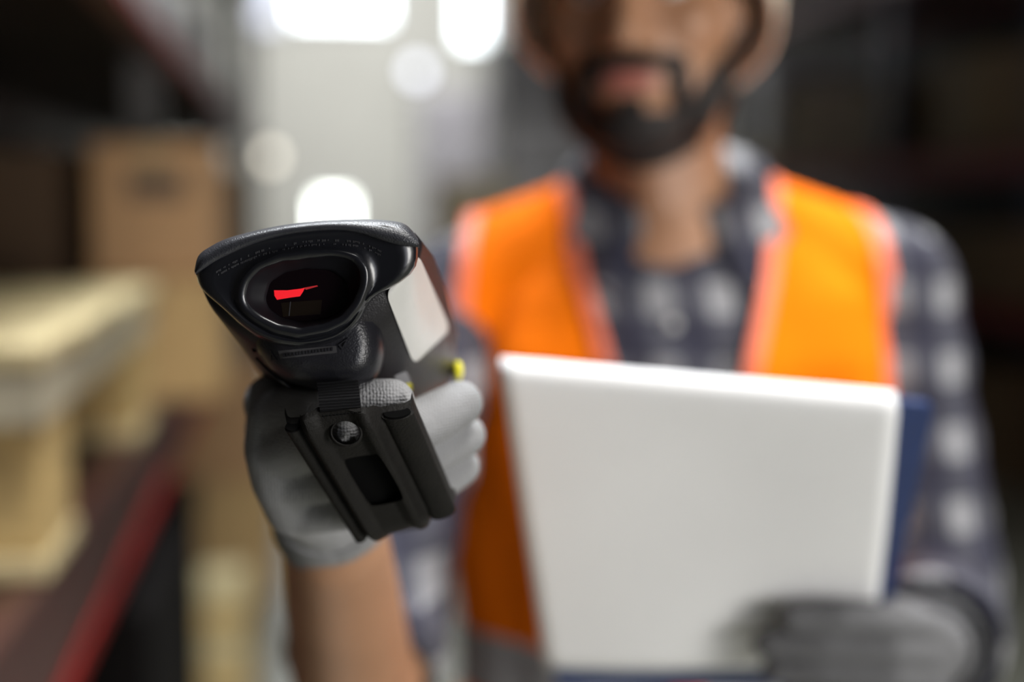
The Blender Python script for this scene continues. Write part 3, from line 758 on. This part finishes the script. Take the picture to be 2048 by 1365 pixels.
# housing: the tapering shell behind the visor
rg = [(.530, [(398, 562), (424, 500), (620, 452), (812, 456), (830, 515), (768, 600), (640, 685), (468, 638)]),
      (.543, [(412, 596), (436, 512), (630, 462), (822, 474), (842, 520), (785, 650), (660, 720), (505, 690)]),
      (.565, [(446, 640), (462, 545), (655, 485), (846, 505), (858, 545), (806, 735), (690, 772), (545, 750)]),
      (.605, [(502, 713), (524, 640), (705, 560), (872, 572), (886, 614), (840, 796), (725, 812), (575, 796)]),
      (.640, [(546, 770), (562, 712), (745, 650), (898, 652), (912, 700), (892, 772), (765, 828), (605, 816)]),
      (.652, [(566, 778), (585, 730), (750, 675), (885, 675), (900, 712), (880, 765), (765, 815), (620, 808)])]
hv, hfc = loft([at(catmull(c_), d) for d, c_ in rg])
housing = obj('housing', hv, hfc, 'scanner_black', scanner)
hb = BVHTree.FromPolygons([Vector(p) for p in hv], [tuple(q_) for q_ in hfc])
def cast(tree, px, py, off):
    d = (P(px, py, 1)-C0).normalized(); h = tree.ray_cast(C0, d)
    return (h[0]-d*off) if h[0] is not None else None
def decal(name, tree, corners, off, m, parent, n=14, rc=.16, thick=.0004):
    """a sticker that follows the surface; corners clockwise from top left in pixels"""
    c = [Vector(p) for p in corners]; pts = []
    out = []
    N_ = 10
    def sq(u, v): return (c[0]*(1-u)+c[1]*u)*(1-v)+(c[3]*(1-u)+c[2]*u)*v
    per = []
    for (cu, cv, a0) in ((rc, rc, math.pi), (1-rc, rc, 1.5*math.pi), (1-rc, 1-rc, 0), (rc, 1-rc, .5*math.pi)):
        for k in range(7): a = a0+math.pi/2*k/6; per.append((cu+rc*math.cos(a), cv+rc*math.sin(a)))
    per = [((a[0]*(3-k)+b[0]*k)/3, (a[1]*(3-k)+b[1]*k)/3) for a, b in zip(per, per[1:]+per[:1]) for k in range(3)] if False else [q for a, b in zip(per, per[1:]+per[:1]) for q in [((a[0]*(m_-k)+b[0]*k)/m_, (a[1]*(m_-k)+b[1]*k)/m_) for m_ in [max(1, int(math.hypot(a[0]-b[0], a[1]-b[1])/.06))] for k in range(m_)]]
    rr = []
    for s_ in (1.0, .93, .86, .78, .7, .6, .5, .4, .3, .2, .1, .02):
        row = []
        for u, v in per:
            p2 = sq(.5+(u-.5)*s_, .5+(v-.5)*s_); h = cast(tree, p2.x, p2.y, off)
            if h is None: h = P(p2.x, p2.y, .60)
            row.append(h)
        rr.append(row)
    edge0 = [p+F_*thick*2 for p in rr[0]]
    return obj(name, *loft([edge0]+rr, False, True), m, parent, angle=50)
decal('label_sticker', hb, [(772, 588), (836, 507), (901, 660), (828, 730)], .0012, 'label_white', scanner, rc=.12)
decal('side_tab', hb, [(788, 752), (812, 742), (823, 764), (800, 776)], .0008, 'tab_grey', scanner)
decal('yellow_mark', hb, [(800, 772), (822, 766), (826, 780), (807, 787)], .0010, 'yellow', scanner)
obj('yellow_button', *ellipsoid(P(916, 742, .640), [R_*.0022, U_*.0046, F_*.004], 16, 10), 'yellow', scanner)

# top cover with its seam, speckled
seam = open_catmull([(392, 549), (414, 533), (440, 517), (500, 490), (560, 472), (620, 463), (680, 460), (725, 467), (770, 482), (805, 491), (838, 494)], 49)
top = open_catmull([(389, 542), (397, 512), (420, 494), (455, 477), (510, 462), (570, 450), (640, 442), (710, 439), (772, 441), (812, 450), (836, 478)], 49)
L = [[P(x_, y_+1, .5172+(y_-580)*.00003) for x_, y_ in seam], [P(x_, y_, .5152+(y_-580)*.00003) for x_, y_ in seam],
     [P(a[0]*.6+b[0]*.4, a[1]*.6+b[1]*.4, .5140+(a[1]-580)*.00003) for a, b in zip(seam, top)],
     [P(a[0]*.15+b[0]*.85, a[1]*.15+b[1]*.85, .5180+(a[1]-580)*.00003) for a, b in zip(seam, top)], at(top, .524), at(top, .532),
     [P(605+(x_-605)*.99, y_+10, .546) for x_, y_ in top]]
cover = obj('top_cover', *loft(L, False, False, False), 'scanner_grain', scanner)
# tiny worn print along the visor
segs = []
arc = open_catmull([(432, 543), (470, 522), (520, 501), (570, 489), (620, 481), (670, 479), (720, 484), (765, 503)], 120)
btree = BVHTree.FromPolygons([Vector(p) for p in v], [tuple(q_) for q_ in f])
for row in (0, 1):
    for k in range(0, 118):
        if random.random() < .42: continue
        (ax_, ay_), (bx_, by_) = arc[k], arc[k+1]
        h_ = random.uniform(2.0, 4.5); o_ = row*8
        a = [(ax_, ay_+o_), (ax_+(bx_-ax_)*.6, ay_+o_+(by_-ay_)*.6), (ax_+(bx_-ax_)*.6, ay_+o_+h_), (ax_, ay_+o_+h_)]
        w3 = [cast(btree, *p, .0003) for p in a]
        if all(w3): segs.append((w3+[p+F_*.0006 for p in w3], [(0, 1, 2, 3), (4, 7, 6, 5), (0, 4, 5, 1), (1, 5, 6, 2), (2, 6, 7, 3), (3, 7, 4, 0)]))
obj('worn_print', *merge(segs), 'print_grey', bez, smooth=False)

# chin below the visor
ch = [(500, 668), (512, 700), (540, 738), (575, 764), (630, 778), (690, 781), (735, 770), (760, 746), (770, 705), (767, 662), (755, 622), (735, 600), (640, 600), (560, 620)]
CH = (640, 690); chp = smooth_loop(polar(ch, CH), 2)
cv, cf = loft([at(inset(chp, CH, -1), .556), at(chp, .546), at(inset(chp, CH, 5), .540), at(inset(chp, CH, 16), .5345), at(inset(chp, CH, 36), .5305), at(inset(chp, CH, 55), .529)], False, True)
chin = obj('chin', cv, cf, 'chin_black', scanner)
ct = BVHTree.FromPolygons([Vector(p) for p in cv], [tuple(q_) for q_ in cf])
decal('print_strip', ct, [(556, 702), (672, 692), (674, 706), (560, 718)], .0002, 'print_strip', chin, rc=.05)
segs = []
for k in range(16):
    xk = 566+k*6.4; yk = 716-.13*(xk-566)
    a = [(xk, yk-8), (xk+4, yk-8.5), (xk+4.4, yk-1.5), (xk+.4, yk-1)]; a = [(p[0]+random.uniform(-.8, .8), p[1]) for p in a]
    w3 = [cast(ct, *p, .0007) for p in a]
    if all(w3): segs.append((w3+[p+F_*.0006 for p in w3], [(0, 1, 2, 3), (4, 7, 6, 5), (0, 4, 5, 1), (1, 5, 6, 2), (2, 6, 7, 3), (3, 7, 4, 0)]))
def ray_tri(pts): # small triangle outline
    c = (sum(p[0] for p in pts)/3, sum(p[1] for p in pts)/3); inn = [(c[0]+(p[0]-c[0])*.55, c[1]+(p[1]-c[1])*.55) for p in pts]
    for i in range(3):
        a = [pts[i], pts[(i+1) % 3], inn[(i+1) % 3], inn[i]]; w3 = [cast(ct, *p, .0007) for p in a]
        if all(w3): segs.append((w3+[p+F_*.0006 for p in w3], [(0, 1, 2, 3), (4, 7, 6, 5), (0, 4, 5, 1), (1, 5, 6, 2), (2, 6, 7, 3), (3, 7, 4, 0)]))
ray_tri([(540, 702), (554, 722), (541, 724)]); ray_tri([(696, 676), (684, 700), (676, 690)])
obj('chin_print', *merge(segs), 'print_dark', chin, smooth=False)
# side seam rib on the left of the chin and a small screw boss
def tube(pts, r, n=8):
    rr = []
    for i, p in enumerate(pts):
        t = (pts[min(i+1, len(pts)-1)]-pts[max(i-1, 0)]); u, w2 = perp(t); rr.append([p+(u*math.cos(a)+w2*math.sin(a))*r for a in [2*math.pi*k/n for k in range(n)]])
    return loft(rr)
obj('seam_rib', *tube([P(*p) for p in [(512, 716, .551), (530, 735, .551), (555, 758, .551), (580, 776, .552)]], .0006), 'chin_black', scanner)
obj('screw_boss', *ellipsoid(P(509, 698, .548), [R_*.0010, U_*.0014, F_*.001], 12, 8), 'rubber_black', scanner)

# grip behind the fingers
gr = [(.577, 690, 770, 66, 60), (.592, 712, 850, 60, 56), (.610, 745, 930, 58, 54), (.628, 780, 1010, 58, 52), (.640, 800, 1062, 52, 46)]
rr = []
for d, cx, cy, rx, rd in gr:
    rr.append([P(cx+rx*math.cos(a), cy-.25*rx*math.cos(a)*.6, d+rd*math.sin(a)*.00018) for a in [2*math.pi*k/32 for k in range(32)]])
obj('grip', *loft(rr), 'rubber', scanner)

# ribbed strap from chin to guard
rows = []
for k in range(41):
    t = k/40; yy = 766+58*t; rib = .0006*(1 if (k % 4) < 2 else 0)
    d = .5300-.008*min(1, t*1.6)-rib
    rows.append([P(634+6*t+(u*82), yy-.07*u*82, d) for u in np.linspace(0, 1, 9)])
v, f = loft(rows, False, False, False); v = np.array(v)
obj('ribbed_strap', *shell(v, np.tile(np.array(-F_), (len(v), 1)), f, -.0012, .0012), 'webbing', scanner, angle=25)

# hand guard plate in front of the fingers
gTL, gTR, gBR, gBL = P(568, 858, .526), P(826, 826, .526), P(914, 1030, .574), P(716, 1092, .576)
gn = (gTR-gTL).cross(gBL-gTL).normalized()
if gn.dot(F_) > 0: gn = -gn
NU, NV = 65, 41
prof = [(0, -.0055), (.01, -.0016), (.045, .0), (.125, .0004), (.15, .0022), (.175, .0046), (.205, .0052), (.26, .0042), (.31, .0026), (.54, .0026), (.59, .0040), (.635, .0054), (.685, .0050), (.72, .0020), (.75, .0004), (.80, .0), (.93, .0), (.985, -.0016), (1.0, -.0055)]
pu = [p[0] for p in prof]; pz = [p[1] for p in prof]
def gp(u, v, dz):
    b = quad(gTL, gTR, gBR, gBL, u, v)
    if v < .12 and (.13 < u < .74):  # the raised middle reaches higher, with rounded shoulders
        b = b + (gTL-gBL)*.085*(1-v/.12)*min(1, (u-.13)/.08, (.74-u)/.08)**.5
    if v > .85: b = b + (gBL-gTL)*.045*math.sin(math.pi*u)*((v-.85)/.15)
    return b+gn*float(dz)
rows_f, rows_b = [], []
for j in range(NV):
    vv = j/(NV-1); r1, r2 = [], []
    for i in range(NU):
        u = i/(NU-1); h_ = np.interp(u, pu, pz)
        h_ = h_-.006*max(0, (vv-.86)/.14)**2 - .0022*max(0, (.06-vv)/.06)**2
        r1.append(gp(u, vv, h_)); r2.append(gp(u, vv, h_-.0032))
    rows_f.append(r1); rows_b.append(r2)
Vg = [p for r in rows_f for p in r]+[p for r in rows_b for p in r]; nf = NU*NV; Fg = []
for j in range(NV-1):
    for i in range(NU-1):
        a = j*NU+i; Fg.append((a, a+1, a+NU+1, a+NU)); Fg.append((nf+a, nf+a+NU, nf+a+NU+1, nf+a+1))
for i in range(NU-1):
    Fg.append((i, nf+i, nf+i+1, i+1)); a = (NV-1)*NU+i; Fg.append((a, a+1, nf+a+1, nf+a))
for j in range(NV-1):
    a = j*NU; Fg.append((a, a+NU, nf+a+NU, nf+a)); a = j*NU+NU-1; Fg.append((a, nf+a, nf+a+NU, a+NU))
def prism(pts, d0, d1):
    o_v, o_f = loft([at(pts, d0), at(pts, d1)])
    me = bpy.data.meshes.new('cutter'); me.from_pydata([tuple(p) for p in o_v], [], o_f)
    bm = bmesh.new(); bm.from_mesh(me); bmesh.ops.recalc_face_normals(bm, faces=bm.faces); bm.to_mesh(me); bm.free()
    o = bpy.data.objects.new('cutter', me); COL.objects.link(o); return o
hole = [(692+27*math.cos(a)+5*math.sin(a), 866+23*math.sin(a)-3*math.cos(a)) for a in [2*math.pi*k/32 for k in range(32)]]
win = catmull([(690, 926), (700, 917), (745, 910), (759, 914), (786, 955), (804, 990), (800, 1002), (752, 1012), (737, 1006), (712, 968)], 48)
cutters = [prism(hole, .49, .57), prism(win, .49, .60)]
def mods(o):
    for c_ in cutters:
        b_ = o.modifiers.new('b', 'BOOLEAN'); b_.operation = 'DIFFERENCE'; b_.object = c_; b_.solver = 'EXACT'
gv_, gn_, gt_, gf_ = evaluated(Vg, Fg, mods)
for c_ in cutters: me = c_.data; bpy.data.objects.remove(c_); bpy.data.meshes.remove(me)
guard = obj('hand_guard', gv_, gf_, 'rubber', scanner, angle=40)
ins = [p+F_*.0012 for p in [quad(gTL, gTR, gBR, gBL, u, v_) for u, v_ in ((.26, .235), (.70, .235), (.70, .86), (.26, .86))]]
obj('dark_panel', *loft([ins, [p+F_*.0015 for p in ins]]), 'rubber_black', guard, smooth=False)
lip = [p for p in hole]
obj('hole_rim', *loft([at(inset(hole, (692, 866), q), d) for q, d in ((-7, .5275), (-5, .5235), (-1, .5232), (0, .5260), (-7, .5275))], False, False), 'rubber', guard)
segs = []
for k in range(11): # stitches
    xk = 645+k*7.2; yk = 833-.11*(xk-645); segs.append(capsule(P(xk, yk, .5180), .0003, P(xk+4, yk-.4, .5180), .0003, 6, 2))
obj('stitching', *merge(segs), 'rubber_black', guard)
# the rolled edges of the guard, with black caps painting the shade inside their top ends
for u0, u1 in ((.0, .125), (.755, 1.0)):
    rr, cc = [], []
    for vv in np.linspace(.012, .95, 14):
        c = gp((u0+u1)/2, vv, -.0012); du = quad(gTL, gTR, gBR, gBL, u1, vv)-quad(gTL, gTR, gBR, gBL, u0, vv)
        rr.append([c+du*(.52*math.cos(a))+gn*(.0032*math.sin(a)) for a in [2*math.pi*k/24 for k in range(24)]])
    edge_o = obj('rolled_edge', *loft(rr), 'rubber', guard, angle=60)
    up = (gTL-gBL).normalized(); c = sum(rr[0], Vector((0, 0, 0)))/24
    obj('dark_edge_cap', *loft([[c+(p-c)*.82+up*.0001 for p in rr[0]], [c+(p-c)*.80+up*.0008 for p in rr[0]]]), 'rubber_black', guard, smooth=False)
